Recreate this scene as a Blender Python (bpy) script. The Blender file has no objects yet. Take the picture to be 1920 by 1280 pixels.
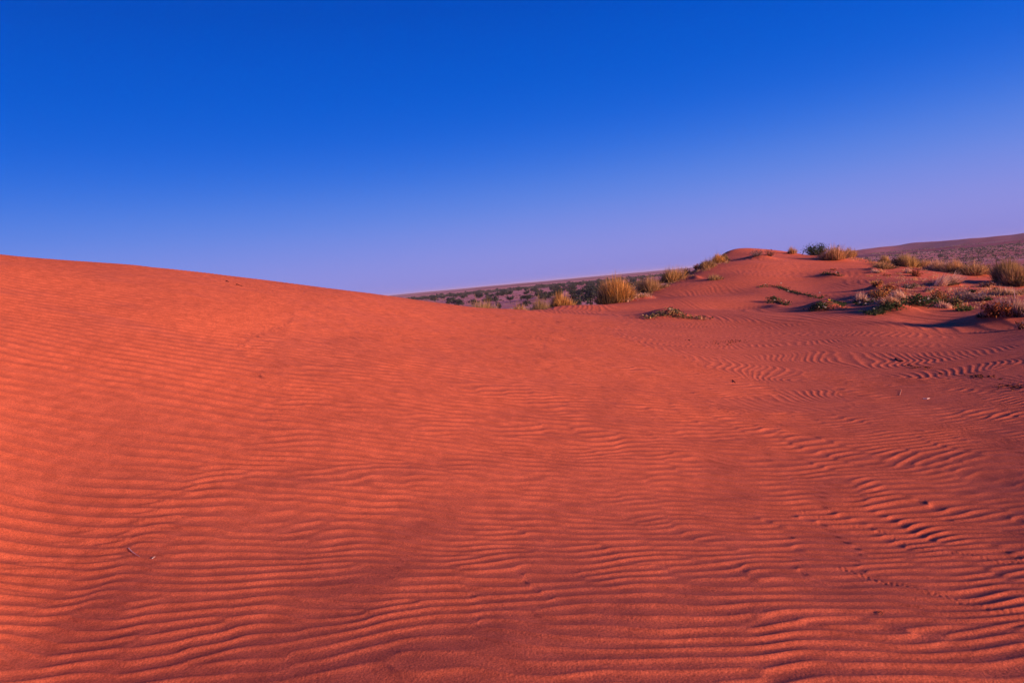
import bpy, math, random
import numpy as np
from mathutils import Vector, Matrix

# ------------------------------------------------------------------ camera
F_PX = 1280.0                       # focal length in pixels of the 1920 px wide photograph (24 mm)
PITCH = math.atan(106.5 / F_PX)
ROLL = math.radians(5.32)
EYE = np.array([0.0, 0.0, 1.6])
FWD = np.array([0, math.cos(PITCH), -math.sin(PITCH)])
R0 = np.array([1.0, 0, 0])
U0 = np.array([0, math.sin(PITCH), math.cos(PITCH)])
RGT = R0 * math.cos(ROLL) - U0 * math.sin(ROLL)
UPV = U0 * math.cos(ROLL) + R0 * math.sin(ROLL)

scene = bpy.context.scene
COL = scene.collection
cam_d = bpy.data.cameras.new('camera')
cam_d.lens = 24.0; cam_d.sensor_width = 36.0; cam_d.sensor_fit = 'HORIZONTAL'
cam_d.clip_start = 0.05; cam_d.clip_end = 80000
cam = bpy.data.objects.new('camera', cam_d); COL.objects.link(cam)
m = Matrix((RGT.tolist(), UPV.tolist(), (-FWD).tolist())).transposed().to_4x4()
m.translation = Vector(EYE.tolist())
cam.matrix_world = m
scene.camera = cam

# ------------------------------------------------------------------ light
SUN_AZ = math.radians(116)           # clockwise from the viewing direction (+Y): low sun on the right
SUN_EL = math.radians(9.5)
sd = bpy.data.lights.new('sun', 'SUN')
sd.energy = 5.0; sd.angle = math.radians(10.0); sd.color = (1.0, 0.61, 0.45)
sun = bpy.data.objects.new('sun', sd); COL.objects.link(sun)
to_sun = Vector((math.sin(SUN_AZ) * math.cos(SUN_EL), math.cos(SUN_AZ) * math.cos(SUN_EL), math.sin(SUN_EL)))
sun.rotation_euler = to_sun.to_track_quat('Z', 'Y').to_euler()

world = bpy.data.worlds.new('World'); scene.world = world
world.use_nodes = True
nt = world.node_tree; N = nt.nodes; L = nt.links
N.clear()
out = N.new('ShaderNodeOutputWorld'); bg = N.new('ShaderNodeBackground')
sky = N.new('ShaderNodeTexSky'); sky.sky_type = 'NISHITA'; sky.sun_disc = False
sky.sun_elevation = SUN_EL; sky.sun_rotation = SUN_AZ
sky.air_density = 1.0; sky.dust_density = 0.3; sky.ozone_density = 4.0
tc = N.new('ShaderNodeTexCoord'); sep = N.new('ShaderNodeSeparateXYZ')
ramp = N.new('ShaderNodeValToRGB')
el = ramp.color_ramp; el.interpolation = 'B_SPLINE'
SKY = [(0.0, (1.22, 1.20, 3.55)), (0.04, (1.48, 1.48, 3.86)), (0.082, (1.12, 1.44, 4.05)), (0.128, (0.62, 1.28, 4.08)),
       (0.18, (0.20, 0.92, 3.95)), (0.235, (0.03, 0.66, 3.75)), (0.30, (0.0, 0.54, 3.5)), (0.38, (0.0, 0.41, 3.0)), (0.55, (0.0, 0.25, 2.05)), (1.0, (0.0, 0.22, 1.8))]
while len(el.elements) < len(SKY): el.elements.new(0.5)
for e, (p, c) in zip(el.elements, SKY):
    e.position = p; e.color = (c[0] / 10, c[1] / 10, c[2] / 10, 1)
sc_ = N.new('ShaderNodeVectorMath'); sc_.operation = 'SCALE'; sc_.inputs['Scale'].default_value = 12.4
mix = N.new('ShaderNodeMix'); mix.data_type = 'RGBA'; mix.inputs['Factor'].default_value = 0.99
bg.inputs['Strength'].default_value = 0.1
# the pale band stands a little higher on the sun's side of the sky
dt = N.new('ShaderNodeVectorMath'); dt.operation = 'DOT_PRODUCT'; dt.inputs[1].default_value = (math.sin(SUN_AZ), math.cos(SUN_AZ), 0)
ma = N.new('ShaderNodeMath'); ma.operation = 'MULTIPLY_ADD'; ma.inputs[1].default_value = -0.022; ma.inputs[2].default_value = 0.022 * 0.20 + 0.003
ad = N.new('ShaderNodeMath'); ad.operation = 'ADD'
L.new(tc.outputs['Generated'], dt.inputs[0]); L.new(dt.outputs['Value'], ma.inputs[0])
L.new(tc.outputs['Generated'], sep.inputs[0]); L.new(sep.outputs['Z'], ad.inputs[0]); L.new(ma.outputs[0], ad.inputs[1])
L.new(ad.outputs[0], ramp.inputs['Fac'])
L.new(ramp.outputs['Color'], sc_.inputs[0])
L.new(sky.outputs['Color'], mix.inputs['A']); L.new(sc_.outputs['Vector'], mix.inputs['B'])
L.new(mix.outputs['Result'], bg.inputs['Color']); L.new(bg.outputs['Background'], out.inputs['Surface'])

vs = scene.view_settings
vs.view_transform = 'Standard'; vs.look = 'None'; vs.gamma = 1.0; vs.use_curve_mapping = False
vs.exposure = 0.60

# ------------------------------------------------------------------ helpers
def ray(px, py):
    return FWD + RGT * ((px - 960.0) / F_PX) + UPV * ((640.0 - py) / F_PX)
SC = 1.25
def at(px, py, d):                  # photograph pixel + depth along the view -> world point
    return EYE + ray(px, py) * (d * SC)
def horizon_y(px):
    return 533.0 - 0.0931 * (px - 960.0)

def nmat(name):
    mt = bpy.data.materials.new(name); mt.use_nodes = True
    n = mt.node_tree.nodes; n.clear()
    o = n.new('ShaderNodeOutputMaterial')
    return mt, n, mt.node_tree.links, o

def noise_node(n, l, vec, scale, detail=3, rough=0.55):
    t = n.new('ShaderNodeTexNoise'); t.inputs['Scale'].default_value = scale
    t.inputs['Detail'].default_value = detail; t.inputs['Roughness'].default_value = rough
    if vec is not None: l.new(vec, t.inputs['Vector'])
    return t
def ramp_node(n, l, fac, stops):
    r = n.new('ShaderNodeValToRGB'); e = r.color_ramp.elements
    while len(e) < len(stops): e.new(0.5)
    for q, (p, c) in zip(e, stops): q.position = p; q.color = (*c, 1)
    l.new(fac, r.inputs['Fac']); return r
def mix_node(n, l, a, b, fac, mode='MIX'):
    x = n.new('ShaderNodeMix'); x.data_type = 'RGBA'; x.blend_type = mode
    for s, v in (('A', a), ('B', b)):
        if isinstance(v, tuple): x.inputs[s].default_value = (*v, 1)
        else: l.new(v, x.inputs[s])
    if isinstance(fac, (int, float)): x.inputs['Factor'].default_value = fac
    else: l.new(fac, x.inputs['Factor'])
    return x.outputs['Result']

# sand
def sand_material():
    mt, n, l, o = nmat('red_sand')
    g = n.new('ShaderNodeNewGeometry')
    p = g.outputs['Position']
    big = noise_node(n, l, p, 0.35, 4)
    c = ramp_node(n, l, big.outputs['Fac'], [(0.3, (0.58, 0.128, 0.056)), (0.7, (0.67, 0.152, 0.066))]).outputs['Color']
    mid = noise_node(n, l, p, 9.0, 4)
    c = mix_node(n, l, c, ramp_node(n, l, mid.outputs['Fac'], [(0.3, (0.82, 0.80, 0.80)), (0.7, (1.12, 1.12, 1.1))]).outputs['Color'], 1.0, 'MULTIPLY')
    gr = noise_node(n, l, p, 130.0, 2, 0.7)
    c = mix_node(n, l, c, ramp_node(n, l, gr.outputs['Fac'], [(0.25, (0.62, 0.56, 0.56)), (0.5, (1.0, 1.0, 1.0)), (0.75, (1.38, 1.45, 1.4))]).outputs['Color'], 1.0, 'MULTIPLY')
    b = n.new('ShaderNodeBsdfPrincipled'); b.inputs['Roughness'].default_value = 0.95
    b.inputs['Specular IOR Level'].default_value = 0.15
    l.new(c, b.inputs['Base Color'])
    bn = noise_node(n, l, p, 75.0, 4, 0.75)
    bp = n.new('ShaderNodeBump'); bp.inputs['Strength'].default_value = 0.55; bp.inputs['Distance'].default_value = 0.006
    l.new(bn.outputs['Fac'], bp.inputs['Height']); l.new(bp.outputs['Normal'], b.inputs['Normal'])
    l.new(b.outputs['BSDF'], o.inputs['Surface'])
    return mt
SAND = sand_material()

def plain_material(name='red_plain', k=1.0):
    mt, n, l, o = nmat(name)
    g = n.new('ShaderNodeNewGeometry')
    mp = n.new('ShaderNodeMapping'); mp.inputs['Scale'].default_value = (1.0, 2.2, 1.0); mp.inputs['Rotation'].default_value = (0, 0, 0.12)
    l.new(g.outputs['Position'], mp.inputs['Vector'])
    a = noise_node(n, l, mp.outputs['Vector'], 0.006, 6, 0.6)
    c = ramp_node(n, l, a.outputs['Fac'], [(0.30, (0.62, 0.20, 0.15)), (0.46, (0.76, 0.28, 0.23)), (0.56, (0.82, 0.38, 0.32)), (0.72, (0.70, 0.25, 0.20))]).outputs['Color']
    s = noise_node(n, l, g.outputs['Position'], 0.22, 5, 0.8)
    c = mix_node(n, l, c, ramp_node(n, l, s.outputs['Fac'], [(0.42, (0.5, 0.5, 0.46)), (0.52, (1.0, 1.0, 1.0))]).outputs['Color'], 0.55, 'MULTIPLY')
    if k != 1.0: c = mix_node(n, l, c, (k * 1.05, k * 0.8, k * 1.1), 1.0, 'MULTIPLY')
    b = n.new('ShaderNodeBsdfDiffuse'); l.new(c, b.inputs['Color'])
    l.new(b.outputs['BSDF'], o.inputs['Surface'])
    return mt
PLAIN = plain_material()
RIDGE = plain_material('scrub_ridge', 0.45)

def veg_material(name, trans=0.3):
    mt, n, l, o = nmat(name)
    at_ = n.new('ShaderNodeAttribute'); at_.attribute_name = 'tint'
    d = n.new('ShaderNodeBsdfDiffuse'); t = n.new('ShaderNodeBsdfTranslucent')
    mx = n.new('ShaderNodeMixShader'); mx.inputs[0].default_value = trans
    l.new(at_.outputs['Color'], d.inputs['Color']); l.new(at_.outputs['Color'], t.inputs['Color'])
    l.new(d.outputs[0], mx.inputs[1]); l.new(t.outputs[0], mx.inputs[2]); l.new(mx.outputs[0], o.inputs['Surface'])
    return mt
LEAF = veg_material('leaf_and_blade', 0.42)
WOOD = veg_material('dry_twig', 0.0)
PETAL = veg_material('petal', 0.35)

class MB:                            # gathers faces, then becomes ONE mesh object
    def __init__(s): s.v = []; s.f = []; s.c = []; s.n = 0
    def add(s, verts, faces, cols):  # verts (k,3); faces list of index tuples; cols (k,3)
        s.v.append(np.asarray(verts, float)); s.c.append(np.asarray(cols, float))
        s.f += [tuple(i + s.n for i in f) for f in faces]; s.n += len(verts)
    def add_arr(s, verts, faces, cols):
        s.v.append(verts); s.c.append(cols); s.f += (faces + s.n).tolist(); s.n += len(verts)
    def mesh(s, name, mat, smooth=False):
        me = bpy.data.meshes.new(name)
        V = np.concatenate(s.v)
        me.from_pydata(V.tolist(), [], s.f)
        ca = me.color_attributes.new('tint', 'FLOAT_COLOR', 'POINT')
        cc = np.ones((len(V), 4), np.float32); cc[:, :3] = np.concatenate(s.c)
        ca.data.foreach_set('color', cc.ravel())
        if smooth: me.polygons.foreach_set('use_smooth', [True] * len(me.polygons))
        me.materials.append(mat); me.update()
        return me
    def build(s, name, mat, parent=None, smooth=False):
        o = bpy.data.objects.new(name, s.mesh(name, mat, smooth)); COL.objects.link(o)
        if parent: o.parent = parent
        return o
def tag(o, label, cat, group=None):
    o['label'] = label; o['category'] = cat
    if group: o['group'] = group
    return o
def thing(name, loc, rz=0.0):
    o = bpy.data.objects.new(name, None); COL.objects.link(o)
    o.location = [float(q) for q in loc]; o.rotation_euler = (0, 0, rz); o.empty_display_size = 0.2
    return o

# ------------------------------------------------------------------ dune terrain
PLAIN_Z = -9.0
CTRL = [  # photograph x, y, depth: follows the sand slopes; nearest rows shaped to tilt off the sun, darkening the foreground
    (0,1280,2.18),(0,1130,2.57),(0,1000,3.03),(0,800,3.85),(0,650,4.63),(0,560,5.9),(0,472,8.4),
    (240,1280,2.10),(240,1130,2.50),(240,1000,3.02),(240,800,3.95),(240,650,4.97),(240,560,6.5),(240,490,8.9),
    (480,1280,2.02),(480,1130,2.44),(480,1000,3.00),(480,800,4.08),(480,650,5.40),(480,570,7.1),(480,519,9.4),
    (720,1280,1.95),(720,1130,2.38),(720,1000,3.00),(720,800,4.24),(720,680,5.4),(720,610,7.2),(720,552,10.2),
    (860,572.5,11.2),(860,620,7.9),
    (960,1280,1.90),(960,1130,2.34),(960,1000,3.03),(960,800,4.45),(960,700,5.75),(960,640,7.5),(960,604,9.4),(960,582,12.0),
    (1060,588,12.4),(1060,610,9.8),
    (1200,1280,1.86),(1200,1130,2.30),(1200,1000,3.03),(1200,800,4.60),(1200,700,6.3),(1200,640,8.6),(1200,606,11.2),
    (1440,1280,1.83),(1440,1130,2.27),(1440,1000,3.02),(1440,800,4.75),(1440,700,7.00),(1440,640,9.3),(1440,606,11.8),
    (1680,1280,1.80),(1680,1130,2.23),(1680,1000,2.96),(1680,800,4.65),(1680,700,6.75),(1680,640,8.8),(1680,604,10.8),
    (1920,1280,1.78),(1920,1130,2.18),(1920,1000,2.88),(1920,800,4.46),(1920,700,6.10),(1920,640,8.0),(1920,618,9.1),
    (1000,582,15),(1040,579.5,16),(1100,575,17),(1160,568,17.8),(1120,586,14.2),(1180,584,14.8),
    (1200,553,19),(1237,531,20.8),(1275,515,22.2),(1310,503,23.2),(1350,491,25),
    (1200,572,16.4),(1280,592,12.9),(1280,560,17.2),(1280,535,20),
    (1340,540,19),(1340,570,16.0),(1340,595,12.8),(1400,520,20.2),(1400,490,24.2),(1400,560,16.8),
    (1440,484,25.2),(1480,488,25.2),(1520,488,25.6),(1480,520,20.4),(1480,550,17),(1480,580,14.2),
    (1540,510,21.3),(1540,540,17.8),(1540,575,14.4),(1600,510,20.6),(1600,540,17.2),(1600,575,13.8),
    (1345,477,29.5),(1365,466.5,31),(1400,463,33),(1425,463.5,33.5),(1450,466,34),(1478,471,33.5),
    (1500,475.5,31.5),(1540,477,30),(1580,479,29),(1610,482,28),(1640,487,26.5),(1700,495,25),
    (1760,503,24),(1820,510,22.5),(1860,513,21),(1900,518,19.5),
    (1660,500,22.8),(1660,530,17.6),(1660,572,13.2),(1720,530,16.8),(1720,566,13.0),
    (1800,530,17.0),(1800,550,14.2),(1800,580,11.7),(1880,545,14.2),(1880,566,11.6),(1880,585,10.4),
    (1840,593,10.15),(1920,584,9.9),(1840,614,9.75),(1920,612,9.45),(1700,590,11.7),(1700,603,11.15),(1770,592,11.1),(1770,606,10.6),
]
CREST = [(-260,440,7.9),(0,472,8.6),(240,490,9.1),(480,519,9.7),(720,552,10.6),(806,564,11.4),(875,574.5,12),(937,580.5,12.8),
    (984,583.5,14),(1040,579.5,16.3),(1100,575,17.3),(1160,568,18),(1200,553,19.3),(1237,531,21),(1275,515,22.6),(1310,503,24),
    (1345,477,29.5),(1365,466.5,31),(1400,463,33),(1425,463.5,33.5),(1450,466,34),(1478,471,33.5),(1500,475.5,31.5),(1540,477,30),
    (1580,479,29),(1610,482,28),(1640,487,26.5),(1700,495,25),(1760,503,24),(1820,510,22.5),(1860,513,21),(1900,518,19.5),(2100,530,17.5)]
def farther(c):                     # the right dune runs back at a gentle slope
    return (c[0], c[1], c[2] + max(0.0, c[2] - 13.0) * 0.02)
CTRL = [farther(c) for c in CTRL]; CREST = [farther(c) for c in CREST]
pts = np.array([at(*c) for c in CTRL] + [at(*c) for c in CREST])
# the ground that continues beside and behind the camera
extra = []
for az in (-150, -115, -80, 55, 80, 115, 150, 180):
    for rr in (1.2, 3.0, 8.0, 20.0):
        X = rr * math.sin(math.radians(az)); Y = rr * math.cos(math.radians(az))
        if az < 0: z = 0.25 - 0.30 * X * (0.8 if rr < 10 else 0.45) + 0.05 * max(Y, -4)
        else: z = 0.25 - 0.05 * min(X, 5) + 0.05 * max(Y, -4) + (0.0 if rr < 10 else -0.5)
        extra.append((X, Y, z))
pts = np.vstack([pts, np.array(extra)])
TH = np.arctan2(pts[:, 0], pts[:, 1]); RR = np.hypot(pts[:, 0], pts[:, 1])
A = np.stack([TH * 1.9, np.log(RR)], 1)
def tps_kernel(d2): return 0.5 * d2 * np.log(d2 + 1e-12)
def tps_fit(A, z, lam):
    n = len(A); lam = np.asarray(lam); K = tps_kernel(((A[:, None] - A[None]) ** 2).sum(2)) + lam * np.eye(n)
    P = np.hstack([np.ones((n, 1)), A]); M = np.zeros((n + 3, n + 3))
    M[:n, :n] = K; M[:n, n:] = P; M[n:, :n] = P.T
    return np.linalg.solve(M, np.concatenate([z, np.zeros(3)]))
W = tps_fit(A, pts[:, 2], np.where(RR < 10.5, 0.02, 0.0015))
def tps_eval(th, lr):
    q = np.stack([th.ravel() * 1.9, lr.ravel()], 1); o = np.empty(len(q))
    for i in range(0, len(q), 8000):
        b = q[i:i + 8000]; d2 = ((b[:, None] - A[None]) ** 2).sum(2)
        o[i:i + 8000] = tps_kernel(d2) @ W[:len(A)] + W[len(A)] + b @ W[len(A) + 1:]
    return o.reshape(th.shape)

# polar grid, fine where ripples can be made out
def growing(a0, s0, s1, grow, end):
    o = []; a = a0; s = s0
    while a < end:
        s = min(s * grow, s1); a += s; o.append(a)
    return o
core = np.linspace(-46, 46, 1120)
side = growing(46, core[1] - core[0], 2.5, 1.06, 178.5)
th_deg = np.array([-q for q in side[::-1]] + list(core) + side)
lr = [math.log(0.35)]
while lr[-1] < math.log(95):
    r = math.exp(lr[-1])
    lr.append(lr[-1] + (0.02 if r < 1.5 else 0.0030 if r < 6 else 0.0028 if r < 11 else 0.0034 if r < 17 else 0.0062 if r < 36 else 0.010 if r < 62 else 0.03))
LRr = np.array(lr); RAD = np.exp(LRr); THr = np.radians(th_deg)
# coarse evaluation of the smooth shape, then cubic upsampling
ct = THr[np.minimum(np.arange(0, len(THr) + 10, 10), len(THr) - 1)]; ct_i = np.arange(len(ct)) * 10.0
cl = np.linspace(LRr[0], LRr[-1], 190)
crest_p = np.array([at(*c) for c in CREST]); cth = np.arctan2(crest_p[:, 0], crest_p[:, 1]); crr = np.hypot(crest_p[:, 0], crest_p[:, 1])
cth = np.concatenate([[-math.pi, -1.9], cth, [1.2, 1.9, math.pi]]); crr = np.concatenate([[16, 11], crr, [24, 26, 16]])
def crest_r(th):
    return np.interp(th, cth, crr)
def smooth_crest(th):
    return np.mean([crest_r(th + k) for k in np.linspace(-0.012, 0.012, 7)], 0)
# near part: TPS of (theta, min(r, crest)); both directions interpolated linearly on a dense coarse grid + smoothing
CT, CL = np.meshgrid(ct, cl, indexing='ij')
ZC = tps_eval(CT, CL)
def catmull(Z, idx, axis):
    i = np.clip(np.floor(idx).astype(int), 0, Z.shape[axis] - 2); t = idx - i
    g = lambda k: np.take(Z, np.clip(i + k, 0, Z.shape[axis] - 1), axis=axis)
    sh = [1] * Z.ndim; sh[axis] = -1; t = t.reshape(sh)
    p0, p1, p2, p3 = g(-1), g(0), g(1), g(2)
    return p1 + 0.5 * t * (p2 - p0 + t * (2 * p0 - 5 * p1 + 4 * p2 - p3 + t * (3 * (p1 - p2) + p3 - p0)))
Zt = catmull(ZC, np.arange(len(THr)) / 10.0, 0)           # (nth, ncl)
rc = smooth_crest(THr)
nT, nR = len(THr), len(RAD)
Z = np.empty((nT, nR)); RM = RAD[None, :].repeat(nT, 0)
wd = 0.35 + 0.02 * rc[:, None]
d = RM - rc[:, None]
rmin = RM - wd * np.logaddexp(0, d / wd)                               # soft min(r, crest)
rmin = np.maximum(rmin, 0.35)
idx = (np.log(rmin) - cl[0]) / (cl[1] - cl[0])
ii = np.clip(np.floor(idx).astype(int), 1, len(cl) - 3); tt = idx - ii
ar = np.arange(nT)[:, None]
p0, p1, p2, p3 = Zt[ar, ii - 1], Zt[ar, ii], Zt[ar, ii + 1], Zt[ar, ii + 2]
Z = p1 + 0.5 * tt * (p2 - p0 + tt * (2 * p0 - 5 * p1 + 4 * p2 - p3 + tt * (3 * (p1 - p2) + p3 - p0)))
dp = wd * np.logaddexp(0, d / wd) - wd * np.logaddexp(0, -rc[:, None] / wd)
dp = np.maximum(dp - 0.0, 0)
Z = Z - 0.42 * dp * dp / (dp + 2.0)
Z = np.maximum(Z, PLAIN_Z - 1.5)
TT = THr[:, None].repeat(nR, 1)
GX = RM * np.sin(TT); GY = RM * np.cos(TT)

def z_at(X, Y):
    th = math.atan2(X, Y); r = math.hypot(X, Y)
    i = np.interp(th, THr, np.arange(nT)); j = np.interp(math.log(max(r, 0.36)), LRr, np.arange(nR))
    i0 = int(min(i, nT - 2)); j0 = int(min(j, nR - 2)); a = i - i0; b = j - j0
    return float((Z[i0, j0] * (1 - b) + Z[i0, j0 + 1] * b) * (1 - a) + (Z[i0 + 1, j0] * (1 - b) + Z[i0 + 1, j0 + 1] * b) * a)
def ground(px, py, depth=None):      # where the line of sight through a pixel meets the sand
    if depth is not None:
        p = at(px, py, depth); return np.array([p[0], p[1], z_at(p[0], p[1])])
    rv = ray(px, py); t = 1.6; best = None
    while t < 75:
        p = EYE + rv * t
        dz = p[2] - z_at(p[0], p[1])
        if dz <= 0:
            lo, hi = t / 1.012, t
            for _ in range(18):
                mid = 0.5 * (lo + hi); p = EYE + rv * mid
                if p[2] - z_at(p[0], p[1]) > 0: lo = mid
                else: hi = mid
            p = EYE + rv * hi
            return np.array([p[0], p[1], z_at(p[0], p[1])])
        q = dz / t
        if t > 6 and t < 62 and (best is None or q < best[0]): best = (q, t)
        t *= 1.012
    p = EYE + rv * best[1]
    return np.array([p[0], p[1], z_at(p[0], p[1])])

# drifts heaped round plants (photograph x, y, half width px, height m, left tail)
MOUNDS = [(1252,594,42,0.17),(1545,582,34,0.20),(1558,517,22,0.14),(1643,540,15,0.16),(1196,563,34,0.20),(1455,571,18,0.06),
    (1305,519,11,0.09),(1680,585,38,0.16),(1728,576,30,0.14),(1428,484,26,0.20),(1560,487,28,0.16),(1772,531,24,0.14),(1668,553,26,0.16),
    (1150,565,30,0.14),(1870,592,34,0.14),(1668,572,26,0.12),(1215,556,12,0.08),(1640,509,12,0.10),(1850,535,16,0.08),(1485,476,14,0.1),(1895,530,20,0.15)]
mp_ = []
for (x, y, w, h) in MOUNDS:
    g = ground(x, y); mp_.append((g, w * np.linalg.norm(g - EYE) / F_PX, h))
for g, w, h in mp_:
    dx = (GX - g[0]); dy = (GY - g[1])
    sx = np.where(dx < 0, 1.15, 0.75) * w
    Z += h * np.exp(-0.5 * ((dx / (0.6 * sx)) ** 2 + (dy / (0.55 * w + 0.12)) ** 2))

# ---- wind ripples
rng = np.random.default_rng(7)
def fft_tex(seed, n, spl, su, sv, carrier=True):
    rg = np.random.default_rng(seed)
    fu = (np.fft.fftfreq(n) * spl)[:, None]; fv = (np.fft.fftfreq(n) * spl)[None]
    S = np.exp(-0.5 * (fu / su) ** 2 - 0.5 * ((fv - (1.0 if carrier else 0.0)) / sv) ** 2)
    a = np.fft.ifft2((rg.normal(size=(n, n)) + 1j * rg.normal(size=(n, n))) * S)
    if not carrier: a = a.real; return a / a.std()
    return a / np.sqrt((np.abs(a) ** 2).mean())
def samp(T, u, v, spl):
    n = T.shape[0]; a = (u * spl) % n; b = (v * spl) % n
    i = a.astype(int) % n; j = b.astype(int) % n; fa = a - np.floor(a); fb = b - np.floor(b)
    i1 = (i + 1) % n; j1 = (j + 1) % n
    return (T[i, j] * (1 - fb) + T[i, j1] * fb) * (1 - fa) + (T[i1, j] * (1 - fb) + T[i1, j1] * fb) * fa
NZ = fft_tex(3, 512, 8, 0.5, 0.5, False)         # smooth noise, features about one unit
def nz(X, Y, s, o=0.0): return samp(NZ, X / s + 17.3 * o, Y / s + 5.1 * o, 8)
def ripple(T, u, v, asym=0.55, sharp=1.1, second=None):
    a = samp(T, u, v, 12)
    if second is not None: a = a + second[0] * samp(T, second[1], second[2], 12)
    m_ = np.abs(a); ph = np.angle(a)
    ph = ph + asym * np.cos(ph)
    s = np.exp(sharp * (np.cos(ph) - 1.0)) - 0.45
    return s * m_ / np.sqrt(m_ * m_ + 0.10)
T_long = fft_tex(11, 1536, 12, 0.028, 0.075)
T_wavy = fft_tex(12, 1536, 12, 0.07, 0.11)
T_sw = fft_tex(13, 1536, 12, 0.075, 0.13)
wx = 0.10 * nz(GX, GY, 1.1, 1) + 0.10 * nz(GX, GY, 0.45, 2)
wy = 0.055 * nz(GX, GY, 1.3, 3) + 0.022 * nz(GX, GY, 0.42, 4)
sst = lambda a, b, x: (lambda t: t * t * (3 - 2 * t))(np.clip((x - a) / (b - a), 0, 1))
res = np.maximum(np.gradient(RAD)[None, :], np.gradient(THr)[:, None] * RM)   # local mesh spacing
# left slope and foreground: crests across the view
lamL = 0.084
YW = np.log(1 + 0.055 * (np.maximum(GY, -9.0) - 2.0)) / 0.055       # ripples widen away from the camera's slope
vL = (YW * 0.97 + GX * 0.10 + 0.30 * wy) / lamL
uL = (GX - 0.10 * GY) / lamL
hL = ripple(T_long, uL * 0.8, vL)
warpW = 0.9 * wy + 0.010 * nz(GX, GY, 0.3, 22); lamW = lamL * 0.90
cross = 0.35 + 0.40 * sst(-2.0, 0.8, GX) * (1 - 0.6 * sst(5.0, 8.0, RM))          # short broken crests near and right
hW = ripple(T_wavy, uL * 0.7, (YW * 0.99 + GX * 0.10 + warpW) / lamW, 0.55, 1.1, (cross, uL * 0.7 + 31.0, (YW * 0.98 - GX * 0.19 + warpW) / (lamW * 1.06) + 47.0))
wl = sst(-0.6, -2.2, GX + 0.30 * (GY - 4) + 0.5 * nz(GX, GY, 2.0, 5)) * sst(3.0, 5.5, RM)
# right middle ground: zigzag crests running away from the camera
tri = np.arcsin(0.97 * np.sin(GY * 2 * math.pi / 1.9 + 1.6 * nz(GX, GY, 3.0, 6))) / 1.57
lamS = 0.098
vS = (GX * 0.95 + 0.13 * tri + 0.075 * nz(GX * 0.6, GY, 0.62, 16) + 0.09 * nz(GX, GY, 1.6, 23)) / lamS
uS = GY / lamS
hS = ripple(T_sw, uS * 0.5, vS, -0.3)
ws = sst(0.5, 3.2, GX + 0.35 * nz(GX, GY, 1.6, 7) - 0.0 * GY) * sst(6.0, 8.4, GY + 0.9 * nz(GX, GY, 1.5, 8) - 0.05 * GX)
# far hill face
vH = (GX * 0.97 + 0.10 * GY + 0.30 * nz(GX, GY * 0.6, 1.6, 9)) / 0.2
hH = ripple(T_sw, GY / 0.2 * 0.3, vH, 0.3)
wh = sst(13.5, 16.5, RM + 0.8 * nz(GX, GY, 3.0, 10)) * sst(-1.0, 0.6, GX)
patch = np.clip(1.0 + 0.13 * nz(GX, GY, 1.6, 11) + 0.14 * nz(GX, GY, 0.5, 12), 0.4, 1.4)
amp = (0.0090 + 0.0020 * sst(2.7, 4.8, RM) + 0.0030 * sst(5.5, 9.0, RM)) * (1 + 0.65 * wl)
def blend(fields):                   # crests of neighbouring ripple sets interlock instead of cancelling
    top = np.max([w for h, w in fields], 0)
    return np.max([h - 1.25 * (1 - w / top) for h, w in fields], 0)
far_amp = 0.010 * np.clip(patch, 0.3, 1.1); mid_amp = amp * patch * (1 - 0.15 * sst(0.5, 3.5, GX))
wn = (1 - ws) * (1 - wh)
rip = blend([(hL, wl * wn), (hW, (1 - wl) * wn), (0.52 * hS, ws * (1 - wh)), (hH, wh)]) * (mid_amp * (1 - wh) + far_amp * wh)
lam_here = np.where(wh > 0.5, 0.2, np.where(ws > 0.5, lamS, lamL * (1 + 0.055 * np.maximum(GY - 2, 0))))
rip *= 1 - sst(0.36, 0.55, np.where((wh > 0.5) | (ws > 0.5), np.gradient(THr)[:, None] * RM, res) / lam_here)
rip *= 1 - sst(0.0, 1.2, dp - 0.3)                                     # no ripples on the lee side
left_fade = 1 - 0.15 * wl * sst(6.0, 11.0, RM)
Z += rip * left_fade
Z += (0.0035 * nz(GX * 0.35, GY, 0.6, 13) + 0.0028 * nz(GX * 0.4, GY, 0.22, 14)) * (1 - sst(4, 11, RM)) * (1 - 0.6 * wl)
Z += 0.008 * nz(GX * 0.45, GY, 2.6, 15) * (1 - 0.7 * wl)
Z += (0.045 * nz(GX * 0.7, GY, 3.2, 19) + 0.014 * nz(GX * 0.6, GY, 1.2, 21)) * wh * (1 - sst(0.0, 2.0, dp))

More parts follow.
